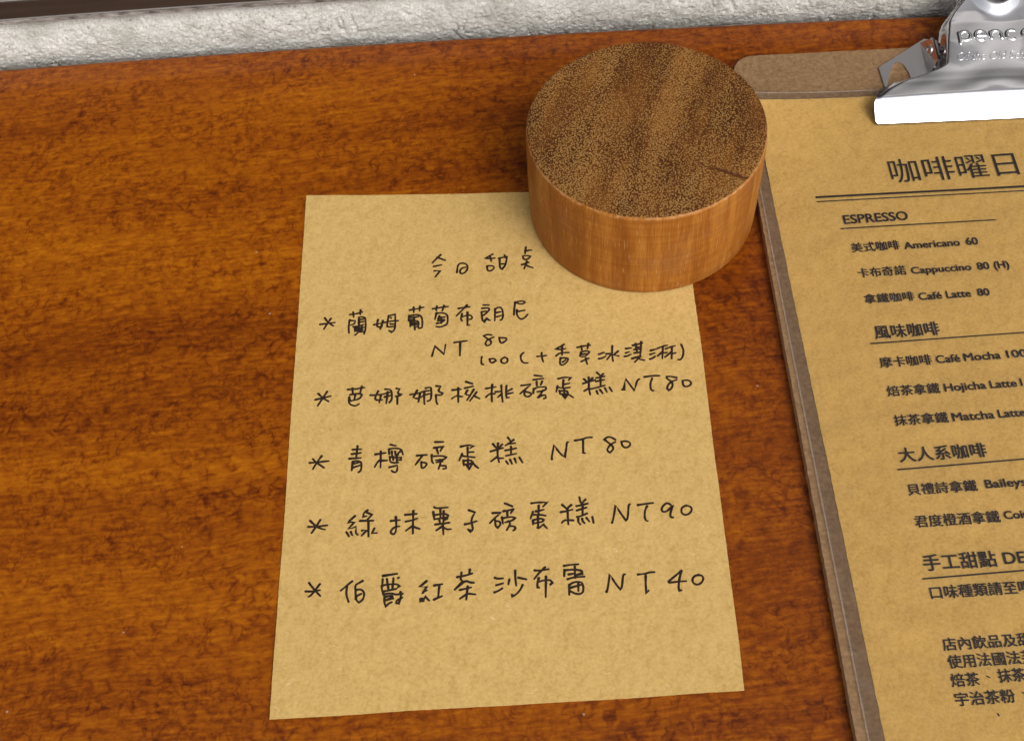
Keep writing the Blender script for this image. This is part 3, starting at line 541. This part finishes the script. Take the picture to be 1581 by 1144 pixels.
# ------------------------------------------------------------------ wooden block used as a paperweight
block = thing('wooden_paperweight', 'round wooden block with speckled end grain top holding the note down', 'paperweight')
BX, BY, BR_, BH, BZ = 39.31, 240.58, 30.95, 31.0, .42
block.location = (BX*MM, BY*MM, BZ*MM)
prof = [(0, 0), (29.6, 0), (30.3, .1), (30.6, .4), (30.75, 1.0), (30.85, 5), (30.95, 10), (31.0, 16), (31.05, 22), (31.0, 27), (30.95, 29.6), (30.85, 30.4), (30.62, 30.85)]
NS = 160
def lathe(name, prof, mat, cap=None):
    vs, fs = [], []
    for r, z in prof:
        for i in range(NS):
            a = 2*math.pi*i/NS; rr = r*(1+.004*math.sin(a*2+1)+.0015*math.sin(a*5)) if r > 1 else r
            vs.append((rr*math.cos(a)*MM, rr*math.sin(a)*MM, z*MM))
    for j in range(len(prof)-1):
        for i in range(NS): fs.append((j*NS+i, j*NS+(i+1) % NS, (j+1)*NS+(i+1) % NS, (j+1)*NS+i))
    return vs, fs
vs, fs = lathe('block_body', prof[1:], None)
fs.append(tuple(reversed(range(NS))))
me = mesh('block_body', vs, fs, True); link('block_body', me, M_SIDE, block)
# top disc as a fine grid of rings with a shallow knife groove near the right-hand rim
vs, fs = [], []
rings = [r*.4 for r in range(1, 76)]
rings = [r for r in rings if r < 30.3]+[30.35, 30.62]
NA = 420
vs.append((0, 0, BH*MM))
def top_z(x, y):
    gx, gy = x, y
    # groove from (13,-3) to (28,-10)
    ax, ay, bx_, by_ = GROOVE
    t = max(0, min(1, ((gx-ax)*(bx_-ax)+(gy-ay)*(by_-ay))/((bx_-ax)**2+(by_-ay)**2)))
    d = math.hypot(gx-ax-t*(bx_-ax), gy-ay-t*(by_-ay)) + .12*noise.noise(Vector((x, y, 0)))
    return BH - .75*max(0, 1-d/.75)*(.45+.55*t) + .05*noise.noise(Vector((x*.15, y*.15, 2)))
for r in rings:
    for i in range(NA):
        a = 2*math.pi*i/NA; rr = r*(1+(.004*math.sin(a*2+1)+.0015*math.sin(a*5))*min(1, r/30))
        x, y = rr*math.cos(a), rr*math.sin(a)
        z = top_z(x, y)
        if r > 30.3: z = 30.98 if r < 30.5 else 30.86
        vs.append((x*MM, y*MM, z*MM))
for i in range(NA): fs.append((0, 1+i, 1+(i+1) % NA))
for j in range(len(rings)-1):
    for i in range(NA): fs.append((1+j*NA+i, 1+(j+1)*NA+i, 1+(j+1)*NA+(i+1) % NA, 1+j*NA+(i+1) % NA))
me = mesh('end_grain_top', vs, fs, True); link('end_grain_top', me, M_END, block)

# ------------------------------------------------------------------ clipboard, menu, sleeve
board = thing('clipboard', 'brown hardboard clipboard lying flat at the right behind the menu', 'clipboard')
def rounded(corners, rad, n=8):
    out = []; m_ = len(corners)
    for i in range(m_):
        p0, p1, p2 = Vector(corners[i-1]), Vector(corners[i]), Vector(corners[(i+1) % m_])
        a = (p0-p1).normalized(); b = (p2-p1).normalized(); th = a.angle(b); t = rad/math.tan(th/2)
        c = p1+(a+b).normalized()*(rad/math.sin(th/2)); s0 = p1+a*t-c; s1 = p1+b*t-c
        for k in range(n+1):
            v = s0.lerp(s1, k/n).normalized()*rad; out.append(tuple(c+v))
    return out
bo = [(72.0, 292.1), (65.9, 52), (224.0, 45.5), (227.5, 286.2)]
ol = rounded(bo, 6.2)
# jittered saw-cut edge
dense = []
for i in range(len(ol)):
    a, b = Vector(ol[i]), Vector(ol[(i+1) % len(ol)]); k = max(1, int((b-a).length/.8))
    for j in range(k): dense.append(a.lerp(b, j/k))
dense = [(p.x+.13*fbm(p.x*.8, p.y*.8, 1, 3), p.y+.13*fbm(p.x*.8, p.y*.8, 4, 3)) for p in dense]
slab('board_panel', [(x*MM, y*MM) for x, y in dense], .0026, .0030, M_BOARD, board)
slab('board_core', [((x+.10*fbm(x*1.4, y*1.4, 6, 2))*MM, (y+.10*fbm(x*1.4, y*1.4, 9, 2))*MM) for x, y in dense], .0002, .00259, M_BEDGE, board)

def lift(x, y):        # the film and the sheet curl up at their top left corner
    a = max(0, 1-(x-74)/38); b = max(0, min(1, (y-232)/44))
    return 2.3*a*a*b*b
def page_z(x, y): return (3.16+lift(x, y)+.05*math.sin(x*.09+y*.05))*MM
def sheet(name, L0, L1, top, bot, right, zf, mat, parent, step=2.0, edge=.05, thick=.0001):
    nu = int((right-L0)/step)+1; nv = int((top-bot)/step)+1; vs = []
    for j in range(nv):
        t = j/(nv-1)
        for i in range(nu):
            s = i/(nu-1); y0 = bot+(top-bot)*t; x0 = (L0+(L1-L0)*t)*(1-s)+(right+(L1-L0)*t)*s
            y = y0-.0136*(x0-74)
            if i == 0: x0 += edge*fbm(y*.9, 1.1, 3, 2)
            if j == nv-1: y += edge*fbm(x0*.9, 4.1, 3, 2)
            vs.append((x0*MM, y*MM, zf(x0, y)))
    me = mesh(name, vs, grid_faces(nv, nu), True); o = link(name, me, mat, parent)
    if thick:
        q = o.modifiers.new('thick', 'SOLIDIFY'); q.thickness = thick; q.offset = -1
        q = o.modifiers.new('crisp', 'EDGE_SPLIT'); q.split_angle = math.radians(40)
    return o
menu = thing('menu_sheet', 'printed kraft paper coffee menu under clear film on the clipboard', 'menu')
sheet('paper_sheet', 72.45, 75.1, 272.3, 63.5, 218, page_z, M_MENU, menu, 1.5, .16)
PRZ = .30      # the print sits a little above the pulp
def place_text(txt, style, x, y, w, h):
    cu = bpy.data.curves.new('t', 'FONT'); cu.body = txt; cu.size = 1
    cu.offset = {'T': 0, 'b': 0, 'C': 0, 'c': 0, 'p': 0}[style]
    cu.resolution_u = 4
    ob = bpy.data.objects.new('t', cu); COL.objects.link(ob)
    dg = bpy.context.evaluated_depsgraph_get(); dg.update()
    me = bpy.data.meshes.new_from_object(ob.evaluated_get(dg))
    bpy.data.objects.remove(ob); bpy.data.curves.remove(cu)
    xs_ = [v.co.x for v in me.vertices]; ys_ = [v.co.y for v in me.vertices]
    x0, x1 = min(xs_), max(xs_)
    if style == 'b': y0, y1 = 0.0, CAPH
    elif style == 'p': y0, y1 = min(ys_), max(ys_)
    else: y0, y1 = -.083, .845
    sy = h/(y1-y0); sx_ = w/(x1-x0) if w else sy*LATW
    ca, sa = math.cos(-.01359), math.sin(-.01359)
    vs = []
    for v in me.vertices:
        a = (v.co.x-x0)*sx_; b = (v.co.y-y0)*sy
        X, Y = x+a*ca-b*sa, y+a*sa+b*ca
        vs.append((X*MM, Y*MM, page_z(X, Y)+PRZ*MM))
    fs = [tuple(p.vertices) for p in me.polygons]; bpy.data.meshes.remove(me)
    # heavier print weight: the glyphs thickened by shifted copies, each a hair higher
    e_ = {'T': 0, 'b': .085, 'C': .080, 'c': .055, 'p': .03}[style]
    if e_:
        v0, f0 = list(vs), list(fs)
        for q_, (dx, dy) in enumerate(((1, .5), (-1, -.5), (.5, -1), (-.5, 1))):
            b_ = len(vs); vs += [(x_+dx*e_*MM, y_+dy*e_*MM, z_+.002*(q_+1)*MM) for x_, y_, z_ in v0]; fs += [tuple(i+b_ for i in f_) for f_ in f0]
    return vs, fs
def cap_height():
    cu = bpy.data.curves.new('t', 'FONT'); cu.body = 'H'; cu.size = 1
    ob = bpy.data.objects.new('t', cu); COL.objects.link(ob)
    dg = bpy.context.evaluated_depsgraph_get(); dg.update(); me = bpy.data.meshes.new_from_object(ob.evaluated_get(dg))
    h = max(v.co.y for v in me.vertices); bpy.data.objects.remove(ob); bpy.data.meshes.remove(me); return h
SPECK = (97.69, 90.2)
CAPH = cap_height(); LATW = 1.05
lines = {}
for r in MENU:
    key = next((k for k in lines if abs(k-(r[3]+.0136*(r[2]-92))) < 1.2), None)
    if key is None: key = r[3]+.0136*(r[2]-92)
    lines.setdefault(key, []).append(r)
for key, rs in lines.items():
    vs, fs = [], []
    for r in rs:
        v, f = place_text(*r); b = len(vs); vs += v; fs += [tuple(i+b for i in q_) for q_ in f]
    me = mesh('printed_line', vs, fs); link('printed_line', me, M_PRINT, menu)
for x0, y0, x1, y1, t in RULES:
    vs, fs = [], []
    if x1 < 145: k_ = (145-x0)/(x1-x0) if x1 not in (132.18,) else 1; x1, y1 = x0+(x1-x0)*k_, y0+(y1-y0)*k_
    n = 30
    for i in range(n+1):
        x, y = x0+(x1-x0)*i/n, y0+(y1-y0)*i/n
        for s_ in (.5, -.5): vs.append((x*MM, (y+s_*t*1.4)*MM, page_z(x, y)+PRZ*MM))
    me = mesh('printed_rule', vs, [(2*i, 2*i+1, 2*i+3, 2*i+2) for i in range(n)])
    link('printed_rule', me, M_PRINT, menu)

# a small ink speck low on the sheet
SX, SY = SPECK
vs = [(SX*MM, SY*MM, page_z(SX, SY)+.02*MM)]
for i in range(14):
    a = 2*math.pi*i/14; r = .30*(1+.35*noise.noise(Vector((math.cos(a)*2, math.sin(a)*2, 5))))
    vs.append(((SX+r*.75*math.cos(a)-.12*math.sin(a))*MM, (SY+r*1.35*math.sin(a))*MM, page_z(SX, SY)+.02*MM))
link('ink_speck', mesh('ink_speck', vs, [(0, 1+i, 1+(i+1) % 14) for i in range(14)]), M_PRINT, menu)

def film_z(x, y): return page_z(x, y)+(.45+.12*math.sin(x*.05+1)*math.sin(y*.04))*MM
o = sheet('plastic_sleeve', 68.7, 72.3, 274.3, 60.5, 221.5, film_z, M_SLEEVE, None, 2.0, .03, 0)
o['label'] = 'clear glossy plastic sleeve covering the printed menu sheet'; o['category'] = 'sleeve'
# welded edge of the sleeve: a narrow raised bead
def bead(pts, r=.13):
    vs, fs = [], []
    for i, (x, y) in enumerate(pts):
        d = Vector(pts[min(i+1, len(pts)-1)])-Vector(pts[max(i-1, 0)]); d.normalize(); nn = Vector((-d.y, d.x))
        for k in range(6):
            a = 2*math.pi*k/6
            vs.append(((x+nn.x*r*1.6*math.cos(a))*MM, (y+nn.y*r*1.6*math.cos(a))*MM, film_z(x, y)+r*.6*math.sin(a)*MM))
    for i in range(len(pts)-1):
        for k in range(6): fs.append((i*6+k, (i+1)*6+k, (i+1)*6+(k+1) % 6, i*6+(k+1) % 6))
    return mesh('welded_edge', vs, fs, True)
M_BEAD = N('clear_weld'); M_BEAD.P(Base_Color=(.80, .76, .74, 1), Roughness=.12, Alpha=.07); M_BEAD = M_BEAD.m
link('welded_edge', bead([(68.75+3.55*t/100, 60.5+213.7*t/100) for t in range(101)]), M_BEAD, o)
link('welded_edge', bead([(72.3+149*t/60, 274.3-.0136*149*t/60) for t in range(61)]), M_BEAD, o)

# ------------------------------------------------------------------ spring clip
clip = thing('bulldog_clip', 'shiny chromed spring clip with embossed lettering gripping the top of clipboard', 'clip')
CO = (146.0, 257.95); CA = -.046
clip.location = (CO[0]*MM, CO[1]*MM, 0); clip.rotation_euler = (0, 0, CA)
def interp(tab, y):
    if y <= tab[0][0]: return tab[0][1]
    for (a, va), (b, vb) in zip(tab, tab[1:]):
        if y <= b:
            t = (y-a)/(b-a); return va+(vb-va)*t
    return tab[-1][1]
ZT = [(0, 4.35), (.5, 4.62), (3, 6.7), (5.0, 8.35), (5.5, 8.75), (6.1, 9.0), (8.5, 9.12), (11, 9.3), (14, 9.8), (18, 10.7), (24, 12.0), (30, 12.9), (34, 13.9), (38, 15.2), (42, 17.5), (45, 20)]
HT = [(0, 37.6), (.3, 38.2), (.8, 38.6), (4.5, 38.9), (6.0, 38.4), (8.5, 36.9), (10, 35.3), (11.4, 33.3), (12.5, 31), (13.4, 28.5), (14.6, 24.5), (15.3, 21.5), (16.2, 18.8), (18, 17.5), (24, 16.9), (31, 16.0), (33, 15.0), (36, 12.6), (39, 10.2), (45, 8)]
IT = [(0, 37), (6, 36.3), (8.5, 33.5), (11.4, 29), (13.4, 23.5), (15.3, 18.5), (16.5, 16.6), (24, 15.2), (31, 13.5), (34, 11.5), (38, 8), (41, 5.6), (45, 5)]
DT = [(0, .05), (5.8, .15), (8.5, .8), (11.4, 1.2), (14, 1.8), (15.4, 3.2), (16.6, 4.8), (30, 5.0), (36, 4.5), (42, 3.5)]
def dish(x, y):     # pressed thumb dish at the top of the plate
    d = math.hypot((x-.5)/6.6, (y-44.0)/9.5)
    return 1.5*math.exp(-((d-1)/.16)**2) - 1.2*max(0, 1-d)
rowsY = [45*(i/130) for i in range(131)]
ss = [-1+2*i/120 for i in range(121)]
vs = []
def clip_z(x, y):
    H, I, D = interp(HT, y), interp(IT, y), interp(DT, y)
    ax = abs(x)
    z = interp(ZT, y)
    if ax > I: t = min(1, (ax-I)/max(.01, H-I)); z -= D*(t*t*(3-2*t))
    # fan-shaped swelling between plate and jaw
    z += .7*math.exp(-((y-9)/4.5)**2)*math.cos(min(1, ax/34)*math.pi/2) - .25*(x/20)**2*(1 if y > 12 else 0)*min(1, (y-12)/6 if y > 12 else 0)
    return z+dish(x, y)*(1 if y > 30 else 0)+(.16*math.sin(x*.21+y*.13+1)+.10*math.sin(x*.37-y*.31))*min(1, max(0, (y-6.5)/3))
for y in rowsY:
    H = interp(HT, y); I = interp(IT, y)
    for s in ss:
        a = abs(s); x = (a/.8*I if a < .8 else I+(a-.8)/.2*(H-I))*(1 if s > 0 else -1)
        vs.append((x*MM, y*MM, clip_z(x, y)*MM))
me = mesh('front_jaw', vs, grid_faces(len(rowsY), len(ss)), True)
o = link('front_jaw', me, M_CHROME, clip)
sb = o.modifiers.new('smooth', 'SMOOTH'); sb.iterations = 5; sb.factor = .5
q = o.modifiers.new('thick', 'SOLIDIFY'); q.thickness = .0007; q.offset = -1
bv = o.modifiers.new('bevel', 'BEVEL'); bv.width = .0002; bv.segments = 2; bv.limit_method = 'ANGLE'; bv.angle_limit = math.radians(60)

def emboss(name, txt, x, y, xh, wtot, ext, bev, off, shear=0, lowx=True):
    cu = bpy.data.curves.new('t', 'FONT'); cu.body = txt; cu.size = 1; cu.offset = off; cu.shear = shear
    cu.extrude = .02; cu.bevel_depth = bev; cu.bevel_resolution = 3; cu.resolution_u = 6
    ob = bpy.data.objects.new('t', cu); COL.objects.link(ob)
    dg = bpy.context.evaluated_depsgraph_get(); dg.update(); me = bpy.data.meshes.new_from_object(ob.evaluated_get(dg))
    bpy.data.objects.remove(ob); bpy.data.curves.remove(cu)
    xs_ = [v.co.x for v in me.vertices]; x0, x1 = min(xs_), max(xs_); sx_ = wtot/(x1-x0); sy = xh/(.545 if lowx else CAPH)
    for v in me.vertices:
        X = x+(v.co.x-x0)*sx_; Y = y+v.co.y*sy; v.co = Vector((X*MM, Y*MM, (clip_z(X, Y)+v.co.z*ext-.05)*MM))
    me.polygons.foreach_set('use_smooth', [True]*len(me.polygons))
    return link(name, me, M_CHROME, clip)
# the pressed name: fat half-round strokes standing proud of the plate
def arc(cx, cy, rx, ry, a0, a1, n=14): return [(cx+rx*math.cos(math.radians(a0+(a1-a0)*i/n)), cy+ry*math.sin(math.radians(a0+(a1-a0)*i/n))) for i in range(n+1)]
GLYPH = {'p': [[(.02, .98), (.02, -.42)], arc(.42, .5, .38, .46, 180, -180)],
         'e': [[(.06, .50), (.78, .50)]+arc(.42, .5, .38, .46, 0, 318)],
         'n': [[(.04, .96), (.04, .02)], [(.04, .5)]+arc(.42, .58, .36, .38, 180, 0)+[(.78, .02)]],
         'c': [arc(.42, .5, .38, .46, 42, 318)], 'o': [arc(.42, .5, .38, .46, 0, 360)]}
def pressed(name, txt, x0, y0, xh, wtot, r, hgt):
    vs, fs = [], []; adv = wtot/len(txt); gx = adv*.93
    for li, ch in enumerate(txt):
        for st in GLYPH[ch]:
            P = [Vector((x0+li*adv+px_*gx, y0+py_*xh)) for px_, py_ in st]
            Q = [P[0]]
            for p in P[1:]:
                while (p-Q[-1]).length > .3: Q.append(Q[-1]+(p-Q[-1]).normalized()*.25)
            n = len(Q)
            if n < 2: continue
            b = len(vs)
            for i, p in enumerate(Q):
                d = (Q[min(i+1, n-1)]-Q[max(i-1, 0)]).normalized(); nn = Vector((-d.y, d.x))
                e_ = min(1, (min(i, n-1-i)*.25+.12)/r) if (Q[0]-Q[-1]).length > .5 else 1
                for k in range(9):
                    a = math.pi*k/8; q_ = p+nn*r*math.cos(a)*math.sqrt(e_)
                    vs.append((q_.x*MM, q_.y*MM, (clip_z(q_.x, q_.y)-.08+hgt*math.sin(a)*math.sqrt(e_))*MM))
            for i in range(n-1):
                for k in range(8): fs.append((b+i*9+k, b+(i+1)*9+k, b+(i+1)*9+k+1, b+i*9+k+1))
    me = mesh(name, vs, fs, True)
    bm = bmesh.new(); bm.from_mesh(me); bmesh.ops.recalc_face_normals(bm, faces=bm.faces); bm.to_mesh(me); bm.free()
    return link(name, me, M_CHROME, clip)
pressed('embossed_name', 'penco', *PENCO, .60, .50)
emboss('embossed_motto', 'Of the Old School', *MOTTO, 6.0, .018, -.012, .35, False)

# base plate with its arched cut-out, lying on the board beside the jaw, pivot ear and pin
def px_poly(name, pts, zf, thick, mat):
    bm = bmesh.new(); f = bm.faces.new([bm.verts.new((x*MM, y*MM, zf(x, y)*MM)) for x, y in pts])
    bmesh.ops.triangulate(bm, faces=[f]); bmesh.ops.recalc_face_normals(bm, faces=bm.faces)
    me = bpy.data.meshes.new(name); bm.to_mesh(me); bm.free(); o = link(name, me, mat, clip)
    q = o.modifiers.new('thick', 'SOLIDIFY'); q.thickness = thick*MM; q.offset = 0
    return o
for sg in (-1, 1):
    pts = [(sg*x, y) for x, y in BASE]
    px_poly('base_plate', pts, lambda x, y: BASEZ(abs(x), y), .6, M_STEEL)
    pts = [(sg*x, y) for x, y in EAR]
    px_poly('pivot_ear', pts, lambda x, y: EARZ(abs(x), y), .6, M_CHROME)
    # coiled spring end showing beside the ear
    vs, fs = [], []
    R_, r_, turns = 1.35, .32, 2
    n = 28*turns
    for i in range(n+1):
        a = 2*math.pi*i/28; c = Vector((sg*(PIN[0]+.9*i/28), PIN[1]+R_*math.cos(a), PIN[2]+R_*math.sin(a)))
        rad = Vector((0, math.cos(a), math.sin(a))); ax = Vector((sg, 0, 0))
        for k in range(8):
            b = 2*math.pi*k/8; p = c+rad*r_*math.cos(b)+ax*r_*math.sin(b); vs.append(tuple(p*MM))
    for i in range(n):
        for k in range(8): fs.append((i*8+k, (i+1)*8+k, (i+1)*8+(k+1) % 8, i*8+(k+1) % 8))
    link('spring_coil', mesh('spring_coil', vs, fs, True), M_STEEL, clip)
